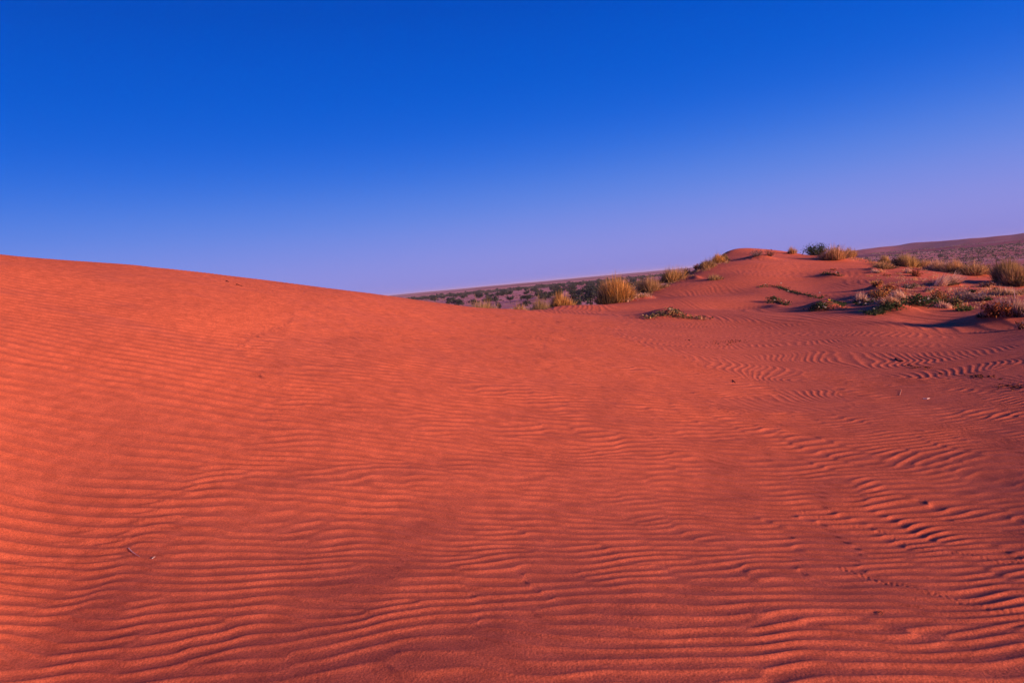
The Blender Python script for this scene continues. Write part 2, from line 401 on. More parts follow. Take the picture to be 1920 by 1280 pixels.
# ---- beetle tracks: paired dents pressed into the sand
def smooth_path(P, step):
    P = np.array(P, float); o = []
    for i in range(len(P) - 1):
        a = P[max(i - 1, 0)]; b = P[i]; c = P[i + 1]; e = P[min(i + 2, len(P) - 1)]
        k = max(2, int(np.linalg.norm(c - b) / step))
        for t in np.linspace(0, 1, k, endpoint=False):
            o.append(b + 0.5 * t * (c - a + t * (2 * a - 5 * b + 4 * c - e + t * (3 * (b - c) + e - a))))
    return np.array(o)
TRACKS = [[(1500,957),(1535,968),(1600,985),(1655,997),(1690,1013),(1730,1027),(1775,1033),(1830,1040),(1870,1053),(1905,1054),(1903,1040),(1885,1033)],
          [(1575,1062),(1610,1075),(1650,1090),(1700,1098),(1740,1109),(1770,1118),(1800,1130),(1850,1140),(1915,1150)],
          [(1398,925),(1402,933),(1418,946)]]
def dent(X, Y, s, h):
    th = math.atan2(X, Y); r = math.hypot(X, Y)
    i = int(np.searchsorted(THr, th)); j = int(np.searchsorted(RAD, r))
    w = 14; i0, i1, j0, j1 = max(i - w, 0), i + w, max(j - 6, 0), j + 6
    q = ((GX[i0:i1, j0:j1] - X) ** 2 + (GY[i0:i1, j0:j1] - Y) ** 2) / (s * s)
    Z[i0:i1, j0:j1] += h * (-np.exp(-q) + 0.4 * np.exp(-(np.sqrt(q) - 1.7) ** 2 * 3))
for P in TRACKS:
    W3 = np.array([ground(x, y)[:2] for x, y in P])
    S3 = smooth_path(W3, 0.019)
    tg = np.gradient(S3, axis=0); tg /= np.linalg.norm(tg, axis=1)[:, None] + 1e-9
    for k, (p, t) in enumerate(zip(S3, tg)):
        sgn = 1 if k % 2 else -1
        dent(p[0] - t[1] * 0.008 * sgn + random.uniform(-.002, .002), p[1] + t[0] * 0.008 * sgn, 0.0070, 0.0024)

def grid_mesh(name, GX, GY, Z, mat):
    nT, nR = Z.shape
    co = np.stack([GX, GY, Z], 2).reshape(-1, 3).astype(np.float32)
    i = np.arange(nT - 1)[:, None]; j = np.arange(nR - 1)[None]
    a = i * nR + j
    q = np.stack([a, a + 1, a + nR + 1, a + nR], 2).reshape(-1, 4)[:, ::-1]
    q = np.ascontiguousarray(q)
    if np.cross(co[q[0, 1]] - co[q[0, 0]], co[q[0, 2]] - co[q[0, 0]])[2] < 0: q = np.ascontiguousarray(q[:, ::-1])
    me = bpy.data.meshes.new(name)
    me.vertices.add(len(co)); me.vertices.foreach_set('co', co.ravel())
    me.loops.add(q.size); me.loops.foreach_set('vertex_index', q.ravel().astype(np.int32))
    me.polygons.add(len(q)); me.polygons.foreach_set('loop_start', np.arange(0, q.size, 4, dtype=np.int32))
    me.polygons.foreach_set('use_smooth', np.ones(len(q), bool))
    me.update(calc_edges=True); me.validate()
    me.materials.append(mat)
    o = bpy.data.objects.new(name, me); COL.objects.link(o)
    return o
dune = grid_mesh('sand_dune', GX, GY, Z, SAND)
dune['kind'] = 'structure'

# ------------------------------------------------------------------ plain and far ridges
pr = np.exp(np.linspace(math.log(25), math.log(14000), 150)); pth = np.radians(np.linspace(-180, 180, 361))
PT, PR = np.meshgrid(pth, pr, indexing='ij')
PX, PY = PR * np.sin(PT), PR * np.cos(PT)
PZ = PLAIN_Z + 0.35 * nz(PX, PY, 90.0, 20) * np.clip(PR / 200, 0, 1)
plain = grid_mesh('ground', PX, PY, PZ, PLAIN); plain['kind'] = 'structure'

def ridge(name, az0, az1, dist, height, width, seed, taper=0.15):
    n = 260; az = np.radians(np.linspace(az0, az1, n)); s = np.linspace(0, 1, n)
    env = np.clip(np.minimum(s / taper, (1 - s) / taper), 0, 1); env = env * env * (3 - 2 * env)
    prof = np.array([-1.0, -0.75, -0.5, -0.3, -0.15, 0.0, 0.12, 0.3, 0.6, 1.0])
    hh = np.array([-0.1, 0.08, 0.35, 0.66, 0.9, 1.0, 0.85, 0.5, 0.15, -0.1])
    rg = np.random.default_rng(seed)
    wob = np.convolve(rg.normal(size=n + 40), np.hanning(41) / 20.5 * 2.2, 'valid')[:n]
    fine = np.convolve(rg.normal(size=n + 8), np.hanning(9) / 4.5, 'valid')[:n]
    D = dist + wob[:, None] * width * 0.5 + prof[None] * width
    H = PLAIN_Z - 2 + (height + 2) * hh[None] * (env * (0.85 + 0.22 * wob + 0.06 * fine))[:, None]
    o = grid_mesh(name, D * np.sin(az)[:, None], D * np.cos(az)[:, None], H, RIDGE)
    o['kind'] = 'structure'
    return o
ridge('distant_ridge', 21, 70, 2600, 24.5, 260, 31, 0.12)
ridge('distant_ridge', 18, 75, 1500, 6.5, 120, 32, 0.2)
ridge('distant_ridge', -70, 30, 6000, 14, 400, 33)
ridge('distant_ridge', -60, 24, 3300, 5.5, 200, 34)

# ------------------------------------------------------------------ plant builders
STRAW = [(.54, .30, .13), (.46, .24, .09), (.36, .20, .08), (.58, .36, .18), (.24, .13, .05)]
GOLD = [(.60, .31, .08), (.52, .26, .06), (.62, .37, .13), (.30, .17, .06), (.17, .11, .04)]
OLIVE = [(.27, .17, .07), (.19, .13, .05), (.40, .24, .10), (.13, .09, .04), (.46, .28, .13)]
YELGR = [(.44, .27, .09), (.32, .21, .07), (.22, .15, .06), (.50, .32, .13)]
PALE = [(.60, .38, .25), (.52, .31, .19), (.66, .45, .32), (.40, .24, .15)]
GREY = [(.26, .19, .16), (.20, .15, .12), (.34, .26, .22), (.14, .10, .08)]
GREEN = [(.035, .055, .022), (.05, .07, .028), (.025, .038, .018), (.08, .09, .04)]
BRIGHT = [(.10, .14, .03), (.06, .09, .025), (.15, .18, .05)]
RUST = [(.30, .085, .03), (.20, .06, .025), (.38, .13, .045), (.10, .04, .02)]
MAUVE = [(.30, .17, .13), (.22, .13, .10), (.38, .23, .17)]
VEG = 1.35
def pick(rg, pal, n):
    return np.array(pal)[rg.integers(0, len(pal), n)] * rg.uniform(0.8, 1.25, (n, 1)) * VEG

def blades(mb, rg, n, w, h, pal, lean=0.9, curl=0.35, wid=0.012, base=0.3, skew=(0, 0), droop=0.0):
    az = rg.uniform(0, 2 * math.pi, n); rad = np.sqrt(rg.uniform(0, 1, n))
    out_ = np.stack([np.cos(az), np.sin(az), np.zeros(n)], 1)
    b = out_ * (rad * base * w * 0.5)[:, None]
    k_ = 6; sc_c = rg.normal(size=(k_, 2)) * 0.125 * w; sc_h = rg.uniform(0.55, 1.08, k_); sc_h[0] = 1.05; sc_c[0] *= 0.3; own = rg.integers(0, k_, n)
    b[:, :2] += sc_c[own]
    ln = rg.uniform(0.55, 1.0, n) * (1.0 - 0.25 * rad)
    tip = out_ * (rad * lean * w * 0.5 * rg.uniform(0.6, 1.1, n))[:, None]
    tip[:, :2] *= 0.8; tip[:, :2] += sc_c[own] * 1.25; ln = ln * sc_h[own] * np.where(rg.uniform(0, 1, n) > 0.96, 1.25, 1.0)
    tip[:, 2] = h * ln * (1 - 0.45 * rad ** 2 * lean)
    tip[:, 0] += skew[0] * h; tip[:, 1] += skew[1] * h
    tip += rg.normal(size=(n, 3)) * 0.05 * w
    tip[:, 2] = np.maximum(tip[:, 2], 0.08 * h)
    ts = np.array([0, 0.4, 0.75, 1.0]); V = []
    dirv = tip - b
    side = np.cross(dirv, rg.normal(size=(n, 3))); side /= np.linalg.norm(side, axis=1)[:, None] + 1e-9
    bend = out_ * curl * w * 0.25 + np.array([0, 0, -droop * h])
    for t, ww in zip(ts, (1.0, 0.85, 0.55, 0.0)):
        p = b + dirv * t + np.array([0, 0, 1.0]) * (curl * h * 0.35 * t * (1 - t) * 2) + bend * (t * t - t) * 0.6
        if ww > 0:
            V += [p - side * wid * ww * 0.5, p + side * wid * ww * 0.5]
        else: V.append(p)
    V = np.stack(V, 1)                                  # n,7,3
    c = pick(rg, pal, n)[:, None, :].repeat(7, 1)
    base_i = (np.arange(n) * 7)[:, None]
    k = mb.n
    mb.v.append(V.reshape(-1, 3)); mb.c.append(c.reshape(-1, 3))
    q = np.vstack([base_i + np.array([0, 1, 3, 2]), base_i + np.array([2, 3, 5, 4])]) + k
    t3 = base_i + np.array([4, 5, 6]) + k
    mb.f += q.tolist() + t3.tolist(); mb.n += n * 7

def leaves(mb, rg, cent, size, pal, flat=0.0):
    n = len(cent)
    a = rg.normal(size=(n, 3)); a[:, 2] *= (1 - flat); a /= np.linalg.norm(a, axis=1)[:, None] + 1e-9
    b = np.cross(a, rg.normal(size=(n, 3))); b /= np.linalg.norm(b, axis=1)[:, None] + 1e-9
    s = size * rg.uniform(0.6, 1.3, (n, 1))
    V = np.stack([cent - a * s, cent + b * s * 0.42 + a * s * 0.1, cent + a * s, cent - b * s * 0.42 + a * s * 0.1], 1)
    c = pick(rg, pal, n)[:, None, :].repeat(4, 1)
    mb.add_arr(V.reshape(-1, 3), np.arange(n * 4).reshape(-1, 4), c.reshape(-1, 3))

def tube(mb, P, r0, r1, col, k=5):
    P = np.asarray(P, float); n = len(P); V = []
    for i, p in enumerate(P):
        t = P[min(i + 1, n - 1)] - P[max(i - 1, 0)]; t = t / (np.linalg.norm(t) + 1e-9)
        u = np.cross(t, (0.3, 0.2, 1.0) if abs(t[2]) < 0.9 else (1.0, 0, 0)); u /= np.linalg.norm(u); w = np.cross(t, u)
        r = r0 + (r1 - r0) * i / (n - 1)
        for q in range(k):
            a = 2 * math.pi * q / k; V.append(p + (u * math.cos(a) + w * math.sin(a)) * r)
    f = []
    for i in range(n - 1):
        for q in range(k):
            f.append((i * k + q, i * k + (q + 1) % k, (i + 1) * k + (q + 1) % k, (i + 1) * k + q))
    f.append(tuple(range(k))[::-1]); f.append(tuple((n - 1) * k + q for q in range(k)))
    mb.add(V, f, np.tile(np.array(col), (len(V), 1)))

def px_size(g): return float(np.linalg.norm(g - EYE)) / F_PX * 1.0
SEED = [100]
def rgen():
    SEED[0] += 1; return np.random.default_rng(SEED[0])

def grass_clump(x, y, w, h, pal, label, n=520, lean=0.95, curl=0.3, wid=1.0, skew=(0, 0), depth=None, name='grass_clump', cat='grass clump', group=None, base=0.45, dark=None):
    g = ground(x, y, depth); s = px_size(g); rg = rgen()
    W_, H_ = w * s * 1.25, h * s * 1.08
    if depth is not None: H_ = max(H_, at(x, y - h, depth)[2] - g[2])
    t = thing(name, g - np.array([0, 0, 0.03]))
    n = int(n * 2.3); mb = MB(); blades(mb, rg, n, W_, H_ * 1.12, pal, lean, curl, 0.0105 * wid, base, skew)
    mb.build('blades', LEAF, t)
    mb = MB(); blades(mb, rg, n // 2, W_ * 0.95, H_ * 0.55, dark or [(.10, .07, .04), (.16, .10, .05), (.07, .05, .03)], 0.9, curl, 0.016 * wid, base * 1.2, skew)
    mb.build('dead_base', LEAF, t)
    return tag(t, label, cat, group)

def twiggy_bush(x, y, w, h, pal, label, n=420, depth=None, name='dry_bush', cat='bush', wood=(.12, .07, .045), leaf=0.028, flat=0.0, group=None, stems=26):
    g = ground(x, y, depth); s = px_size(g); rg = rgen(); W_, H_ = w * s * 1.08, h * s
    if depth is not None: H_ = max(H_, at(x, y - h, depth)[2] - g[2])
    t = thing(name, g - np.array([0, 0, 0.03]))
    mb = MB(); ends = []
    for k in range(stems):
        a = rg.uniform(0, 2 * math.pi); rr = math.sqrt(rg.uniform(0, 1)); hh = H_ * rg.uniform(0.55, 1.05) * math.sqrt(max(0.15, 1 - 0.75 * rr * rr))
        e = np.array([math.cos(a) * rr * W_ * 0.5, math.sin(a) * rr * W_ * 0.5, hh]); b0 = e * np.array([0.25, 0.25, 0])
        mid = b0 + (e - b0) * 0.5 + rg.normal(size=3) * 0.06 * W_
        tube(mb, [b0, mid, e], 0.010, 0.003, wood, 4)
        for u in np.linspace(0.35, 1, 5): ends.append((b0 * (1 - u) ** 2 + 2 * mid * u * (1 - u) + e * u * u))
    mb.build('stems', WOOD, t)
    ends = np.array(ends); c = ends[rg.integers(0, len(ends), n)] + rg.normal(size=(n, 3)) * np.array([0.07, 0.07, 0.06]) * min(W_, 1.2)
    c[:, 2] = np.clip(c[:, 2], 0.02, H_ * 1.1)
    mb = MB(); leaves(mb, rg, c, leaf, pal, flat); mb.build('leaves', LEAF, t)
    return tag(t, label, cat, group)

def flower_mesh(col):
    mb = MB(); V = [(0, 0, 0.006)]; f = []
    for k in range(12):
        a = k * math.pi / 6; r = 0.034 if k % 2 else 0.019
        V.append((math.cos(a) * r, math.sin(a) * r, 0.014 if k % 2 else 0.0))
    for k in range(12): f.append((0, 1 + k, 1 + (k + 1) % 12))
    mb.add(V, f, np.tile(np.array(col), (13, 1)))
    return mb.mesh('flower', PETAL)
FL_PALE = flower_mesh((.85, .74, .48)); FL_YEL = flower_mesh((.92, .62, .04))

def creeper(path, label, n=240, spread=0.10, hgt=0.10, flowers=(), pal=GREEN, leaf=0.034, depth=None, name='creeping_plant', stems=7, wpx=6, blobs=()):
    P = np.array([ground(x, y) for x, y in path]); rg = rgen(); o = P.mean(0); o[2] = z_at(o[0], o[1])
    t = thing(name, o)
    S = smooth_path(P, 0.06); S = np.vstack([S, P[-1:]])
    mb = MB()
    for k in range(stems):
        i0 = rg.integers(0, max(1, len(S) // 3)); i1 = rg.integers(max(i0 + 2, len(S) * 2 // 3), len(S) + 1) if len(S) > 4 else len(S)
        off = rg.normal(size=2) * spread * 0.6; q = S[i0:i1:3].copy()
        if len(q) < 2: q = S[[0, -1]].copy()
        q[:, 0] += off[0]; q[:, 1] += off[1] + 0.03 * np.sin(np.arange(len(q)))
        for r in q: r[2] = z_at(r[0], r[1]) + 0.012
        tube(mb, q - o, 0.006, 0.003, (.14, .10, .05), 4)
    mb.build('runner', WOOD, t)
    c = S[rg.integers(0, len(S), n)] + rg.normal(size=(n, 3)) * np.array([spread, spread * 1.2, 0])
    for (bx, by, bn, bs, bh) in blobs:                       # leafier humps along it
        g = ground(bx, by); q = g + rg.normal(size=(bn, 3)) * np.array([bs, bs, 0]); c = np.vstack([c, q])
    zz = np.array([z_at(a, b) for a, b in c[:, :2]])
    c[:, 2] = zz + 0.015 + rg.uniform(0, 1, len(c)) ** 1.5 * hgt
    for (bx, by, bn, bs, bh) in blobs:
        g = ground(bx, by); dd = np.exp(-((c[:, 0] - g[0]) ** 2 + (c[:, 1] - g[1]) ** 2) / (2 * bs * bs)); c[:, 2] += dd * bh * rg.uniform(0, 1, len(c))
    mb = MB(); leaves(mb, rg, c - o, leaf, pal, 0.3); mb.build('leaves', LEAF, t)
    for (x, y, k) in flowers:
        g = ground(x, y + 1); f = bpy.data.objects.new('flower', FL_YEL if k else FL_PALE); COL.objects.link(f); f.parent = t
        top = z_at(g[0], g[1]) + 0.05 + hgt * 0.7
        dirv = EYE - g; dirv = dirv / np.linalg.norm(dirv)
        f.location = (g - o + dirv * 0.08 + np.array([0, 0, 0.05 + hgt * 0.5])).tolist()
        f.rotation_euler = (rg.uniform(0.5, 1.2), rg.uniform(-0.4, 0.4), rg.uniform(-0.6, 0.6)); 
        sc2 = 1.3 if k else rg.uniform(0.75, 1.05); f.scale = (sc2,) * 3
    return tag(t, label, 'creeping plant')

# ------------------------------------------------------------------ plants on the dunes, left to right
G, T_, C = grass_clump, twiggy_bush, creeper
G(896, 579, 66, 22, YELGR, 'yellow-green grass clump peeping over the smooth dune edge, leftmost of the bushes there', 520, depth=13.6)
G(965, 584, 52, 20, GOLD, 'small golden straw tuft just behind the low edge of the smooth dune', 420, depth=14.6)
G(1016, 580, 56, 29, OLIVE, 'dark olive grass bush beside the upright golden bush at the dune edge', 620, depth=16.6)
G(1051, 578, 50, 37, GOLD, 'upright golden yellow grass bush between the olive bush and the plain trees', 760, depth=17.2, lean=0.8)
G(1148, 566, 70, 50, GOLD, 'largest golden cane grass bush, standing where the right dune begins', 1500)
T_(1187, 548, 17, 20, MAUVE, 'small pale brown bush at the right foot of the largest golden bush', 260)
C([(1140,568),(1152,563),(1165,559),(1175,556)], 'dark leafy creeper trailing down left of the orange root mound', 200, 0.07, 0.08)
C([(1176,566),(1190,558),(1205,555),(1216,557)], 'pale dry creeper roots tangled on the bright orange mound under the golden bush', 190, 0.10, 0.10, pal=PALE, stems=16, name='dry_creeper')
G(1216, 530, 42, 32, OLIVE + STRAW, 'olive straw grass bush with whitish dead twigs hanging below it', 900)
G(1216, 541, 14, 16, [(.5,.4,.36),(.42,.33,.3)], 'whitish dead grass sprig below the olive straw bush', 150, name='dead_grass_sprig', curl=0.1)
G(1257, 519, 42, 29, GOLD + OLIVE, 'rounded straw-gold grass bush, second up the left edge of the right dune', 950)
T_(1284, 501, 18, 16, OLIVE, 'round brownish olive bush above the grey twigs on the dune edge', 320)
T_(1289, 507, 15, 10, GREY, 'grey twiggy dead bush below the round brownish bush on the dune edge', 170, wood=(.25,.2,.17))
T_(1305, 499, 13, 11, RUST, 'small rust red bush between grey twigs and the long olive bush', 220)
G(1324, 502, 26, 18, OLIVE, 'dark olive left half of the grass below the summit, reddish at its foot', 620)
G(1346, 493, 25, 19, GOLD, 'golden grass clump touching the dark olive clump below the summit', 620)
G(1361, 489, 14, 16, OLIVE, 'slim olive tuft just right of the golden clump below the summit', 320)
G(1341, 524, 28, 14, YELGR, 'sparse green grass tuft alone on the open left face of the right dune', 120, wid=0.9, curl=0.2, name='grass_tuft', cat='grass tuft')
T_(1417, 481, 28, 15, MAUVE + GREY, 'purplish brown scrub bush on the orange drift below the summit, left one', 420)
T_(1443, 480, 20, 13, MAUVE + RUST, 'purplish brown scrub bush right of the orange sand gap below the summit', 320)
G(1483, 475, 14, 14, YELGR + STRAW, 'small spiky straw tuft alone on the skyline between summit and dark bush', 220, name='grass_tuft', cat='grass tuft')
T_(1530, 477, 42, 22, GREEN, 'dark green leafy bush on the skyline right of the summit', 1500, name='leafy_bush', wood=(.05,.04,.03), leaf=0.045, stems=50)
T_(1567, 476, 20, 18, GREEN, 'small dark green bush with a sideways branch showing above the straw bush', 260, name='leafy_bush', wood=(.05,.04,.03), leaf=0.045)
G(1562, 486, 40, 25, STRAW, 'straw grass bush in front of the dark green skyline bush', 950)
G(1591, 482, 30, 18, STRAW + OLIVE, 'rounded straw grass bush at the right end of the skyline group', 700)
for k, (x, y) in enumerate([(1613, 490), (1622, 491), (1630, 491)]):
    T_(x, y, 5, 4, GREY, ['tiny dark twig tuft on bare sand, leftmost of three', 'tiny dark twig tuft on bare sand, middle of three', 'tiny dark twig tuft on bare sand, rightmost of three'][k], 30, stems=5, leaf=0.02, name='twig_tuft', cat='twig tuft', group='three tiny twig tufts')
C([(1540,515),(1552,514),(1562,515),(1578,518)], 'small creeper on a low drift high on the dune face, shadow on its left', 150, 0.05, 0.08, flowers=[(1568, 514, 0)])
C([(1560,506),(1566,507)], 'tiny dry sprig just above the small creeper high on the dune face', 30, 0.05, 0.05, pal=RUST, stems=2, name='sprig')
C([(1422,539),(1435,537),(1448,537),(1462,539),(1470,543),(1482,547),(1494,551),(1508,553),(1522,556),(1540,560)], 'long thin green creeper straggling diagonally across the dune face', 330, 0.10, 0.05, flowers=[(1435,536,0),(1465,534,0),(1478,549,0),(1537,552,0)])
C([(1444,569),(1452,565),(1462,568),(1476,573)], 'compact dark green creeper below the long straggling one', 150, 0.07, 0.10, flowers=[(1455,563,0),(1453,568,0),(1474,569,0)], blobs=[(1450,566,130,0.09,0.10)])
C([(1522,582),(1533,577),(1545,572),(1562,568),(1575,571),(1580,577)], 'dark green creeper on a drift with one bright yellow flower', 200, 0.08, 0.07, flowers=[(1555,568,1),(1540,577,0),(1545,580,0),(1536,581,0),(1548,582,0),(1546,575,0)], blobs=[(1538,580,320,0.11,0.16)])
C([(1213,598),(1228,594),(1243,590),(1255,589),(1268,591),(1283,596),(1300,597),(1322,599)], 'creeper draped over the lone low drift nearest the smooth dune', 260, 0.08, 0.06, flowers=[(1262,586,0),(1256,585,0)], blobs=[(1264,589,170,0.12,0.08)], pal=GREEN + OLIVE)
G(1611, 566, 24, 17, PALE, 'pale pinkish dry grass tuft standing alone at the left of the scrub', 300, name='dry_grass_tuft', cat='grass tuft')
C([(1614,566),(1624,564),(1640,566)], 'grey-green low creeper beside the lone pale tuft', 130, 0.07, 0.08, pal=GREEN + GREY)
C([(1604,570),(1612,572),(1623,573),(1632,572)], 'few leaves with two white flowers on sand below the lone pale tuft', 40, 0.04, 0.03, flowers=[(1612,571,0),(1623,573,0)])
T_(1644, 535, 20, 13, RUST + GOLD, 'rusty brown bush on top of the drift with the longest shadow tail', 300)
G(1640, 511, 16, 8, PALE, 'small pale tuft high on the sand left of the rust red tuft', 170, name='dry_grass_tuft', cat='grass tuft')
T_(1662, 517, 11, 5, RUST, 'flat dark twig patch below the small pale tuft', 60, stems=8, name='twig_tuft', cat='twig tuft')
T_(1671, 543, 25, 11, RUST, 'rust red bush just above and right of the wide rust red bush', 320)
T_(1652, 557, 44, 18, RUST + GOLD, 'wide rust red bush at the left front of the scrub', 620)
T_(1706, 541, 25, 11, GREEN + GREY, 'grey-green low bush in the middle of the scrub, behind the blown pale grass', 240)
G(1691, 567, 28, 24, PALE, 'taller pale grass tuft blown leftward beside dark bank creeper', 620, skew=(-0.25, 0), curl=0.6, name='dry_grass_tuft', cat='grass tuft')
G(1671, 572, 30, 17, PALE + STRAW, 'lower pale grass tuft leaning over the shaded bank', 520, skew=(-0.3, 0), curl=0.7, name='dry_grass_tuft', cat='grass tuft')
C([(1634,591),(1645,588),(1657,583),(1668,579),(1682,576),(1692,573)], 'dark creeper running up the edge of the shaded bank', 420, 0.09, 0.10, blobs=[(1662,582,120,0.12,0.08)], flowers=[(1639,587,0)])
C([(1706,572),(1718,570),(1730,572),(1742,570),(1757,568)], 'dark green creeper on the bank with the most white flowers', 260, 0.10, 0.12, flowers=[(1720,561,0),(1719,566,0),(1725,573,0),(1734,572,0),(1741,568,0),(1757,567,0)], blobs=[(1720,572,320,0.13,0.16)])
T_(1716, 518, 18, 14, RUST, 'upright rust red tuft below the yellow-green bush', 300)
G(1702, 512, 12, 11, PALE, 'small pale tuft touching the left of the upright rust red tuft', 170, name='dry_grass_tuft', cat='grass tuft')
G(1773, 533, 36, 18, PALE, 'long pale tuft leaning over a dark slanting shadow line', 420, skew=(0.5, 0), curl=0.5, name='dry_grass_tuft', cat='grass tuft')
T_(1744, 546, 16, 9, GREY, 'small grey dry bush left of the dark brown front bush', 160, wood=(.2,.15,.12))
T_(1762, 566, 32, 23, RUST + OLIVE, 'dark brown bush at the front of the scrub beside the white flowers', 620, leaf=0.03)
T_(1786, 576, 24, 20, GREEN + OLIVE, 'dark olive green bush between the dark brown bush and the bright green one', 480)
T_(1806, 582, 24, 11, BRIGHT, 'bright green low bush at the front edge of the bank', 280, name='leafy_bush')
G(1768, 576, 18, 14, PALE, 'thin pale grass in front of the dark brown bush', 150, name='dry_grass_tuft', cat='grass tuft', curl=0.6)
T_(1800, 562, 40, 20, GREY + MAUVE, 'greyish mauve dead bush behind the dark olive green bush', 520, wood=(.24,.17,.14))
T_(1832, 563, 30, 15, MAUVE + GREY, 'pinkish grey dead scrub between the mauve bush and the rust bush at right', 320, wood=(.26,.18,.14))
T_(1821, 548, 13, 7, GREEN, 'small dark green shrub at the top of the mauve dead scrub', 130, leaf=0.03)
T_(1853, 563, 12, 8, GREEN, 'small dark green shrub just above the rust red bush at right', 130, leaf=0.03)
T_(1868, 545, 8, 8, GREEN, 'tiny dark green shrub in straw below the big right bush', 90, leaf=0.03)
G(1850, 591, 24, 13, PALE + GOLD, 'orange-lit dry grass at the left foot of the rust bush near the right edge', 260, name='dry_grass_tuft', cat='grass tuft')
T_(1873, 590, 44, 25, RUST, 'rust red bush on the bank crest near the right edge', 800)
G(1908, 590, 38, 31, PALE + MAUVE, 'pale mauve fluffy grass on the bank crest at the right edge', 800, name='dry_grass_tuft', cat='grass tuft')
T_(1851, 537, 20, 11, RUST + GREY, 'small dark brown bush alone on bare sand above the mauve scrub', 220)
G(1888, 552, 40, 15, STRAW + PALE, 'low straw cover spread below the big olive bush at right', 420, name='dry_grass_tuft', cat='grass tuft', base=0.9)
T_(1915, 617, 16, 17, RUST + PALE, 'thin reddish dry tuft at the right edge on the shaded sand', 90, stems=14, name='twig_tuft', cat='twig tuft')
G(1659, 490, 19, 15, YELGR, 'olive yellow grass bush, leftmost of the row beside the far plain', 420)
G(1655, 504, 36, 15, STRAW + OLIVE, 'wide straw grass clump in front of the leftmost olive yellow bush', 560)
T_(1682, 498, 18, 13, GREEN + OLIVE, 'round dark green bush left of the yellow-green bush', 420, leaf=0.04, name='leafy_bush')
G(1704, 500, 34, 23, YELGR, 'yellow-green grass bush with a dark middle, tallest of its row', 820)
G(1733, 498, 26, 15, STRAW, 'small straw bush between the yellow-green bush and the long straw thicket', 420)
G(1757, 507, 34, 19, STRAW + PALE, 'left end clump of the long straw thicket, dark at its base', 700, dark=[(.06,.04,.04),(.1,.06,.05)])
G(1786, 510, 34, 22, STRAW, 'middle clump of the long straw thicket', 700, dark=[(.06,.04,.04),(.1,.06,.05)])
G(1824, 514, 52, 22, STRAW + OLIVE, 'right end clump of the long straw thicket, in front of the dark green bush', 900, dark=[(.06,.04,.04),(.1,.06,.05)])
T_(1826, 499, 38, 17, GREEN + OLIVE, 'dark green bush behind the right end of the straw thicket', 620, leaf=0.04, name='leafy_bush')
G(1895, 519, 46, 34, OLIVE + YELGR, 'big olive grass bush at the right edge against the far plain', 1100)
G(1908, 534, 40, 32, OLIVE + STRAW, 'big brownish olive grass bush in front of the one against the plain', 1000)

def ground_cover(name, label, area, n, pal, seed, hgt=0.10):
    rg = np.random.default_rng(seed); mb = MB(); o = ground(*area[0]); o = np.array([o[0], o[1], 0.0])
    poly = np.array(area, float); k = 0
    while k < n:
        x = rg.uniform(poly[:, 0].min(), poly[:, 0].max()); y = rg.uniform(poly[:, 1].min(), poly[:, 1].max())
        ins = False; j = len(poly) - 1
        for i in range(len(poly)):
            if (poly[i, 1] > y) != (poly[j, 1] > y) and x < (poly[j, 0] - poly[i, 0]) * (y - poly[i, 1]) / (poly[j, 1] - poly[i, 1]) + poly[i, 0]: ins = not ins
            j = i
        if not ins: continue
        k += 1
        g = ground(x, y); sub = MB(); sz = hgt * rg.uniform(0.5, 1.6)
        blades(sub, rg, 26, sz * rg.uniform(1.6, 3.5), sz, pal, 1.0, 0.4, 0.012, 0.8)
        mb.add_arr(sub.v[0] + g - o - np.array([0, 0, 0.01]), np.array([list(f) for f in sub.f if len(f) == 4]), sub.c[0])
    ob = mb.build(name, LEAF); ob.location = o.tolist(); ob['kind'] = 'stuff'
    return tag(ob, label, 'dry grass')
ground_cover('dry_grass_cover', 'sparse pale dry grass growing between the shrubs of the right scrub', [(1640,503),(1760,512),(1850,520),(1918,532),(1918,580),(1840,586),(1760,578),(1690,562),(1636,552),(1625,530)], 230, STRAW + GOLD + PALE, 301, 0.08)
ground_cover('dry_grass_cover', 'fine straw grass along the top of the right dune between the larger bushes', [(1590,484),(1660,488),(1760,497),(1880,510),(1880,520),(1760,511),(1660,502),(1600,491)], 90, STRAW + OLIVE, 302, 0.16)
ground_cover('dry_grass_cover', 'fine straw grass between the bushes up the left edge of the right dune', [(1190,556),(1240,531),(1310,504),(1368,484),(1368,493),(1312,512),(1245,541),(1200,562)], 80, STRAW + OLIVE, 303, 0.13)

# ------------------------------------------------------------------ litter on the sand
def stick(pts_px, r0, col, label, name='twig', cat='twig', lift=0.004, group=None):
    P = np.array([ground(x, y) for x, y in pts_px]); P[:, 2] += lift
    o = P.mean(0); mb = MB(); tube(mb, P - o, r0, r0 * 0.45, col, 5)
    ob = mb.build(name, WOOD); ob.location = o.tolist()
    return tag(ob, label, cat, group)
PALEW = (.62, .50, .44); DARKW = (.07, .035, .025)
stick([(241,1028),(248,1035),(255,1040),(262,1044)], 0.0022, PALEW, 'thin pale curved twig lying on rippled sand at lower left')
stick([(285,1048),(291,1044)], 0.0022, PALEW, 'tiny pale splinter right of the thin pale twig at lower left', 'splinter')
stick([(1731,748),(1738,748),(1743,747)], 0.007, PALEW, 'pale bent stem lying on ripples at right middle')
stick([(1687,741),(1689,735),(1690,730)], 0.002, (.6,.4,.3), 'faint upright dry stem left of the pale bent stem')
stick([(1679,673),(1685,677),(1694,677)], 0.013, DARKW, 'thick dark curved stick, largest on the right ripples', 'stick', 'stick')
stick([(1701,685),(1706,685)], 0.009, DARKW, 'short dark chip right of the thick dark curved stick', 'bark_chip', 'bark chip')
stick([(1761,700),(1768,701)], 0.009, DARKW, 'short dark chip farther out beyond the leaf litter streak', 'bark_chip', 'bark chip')
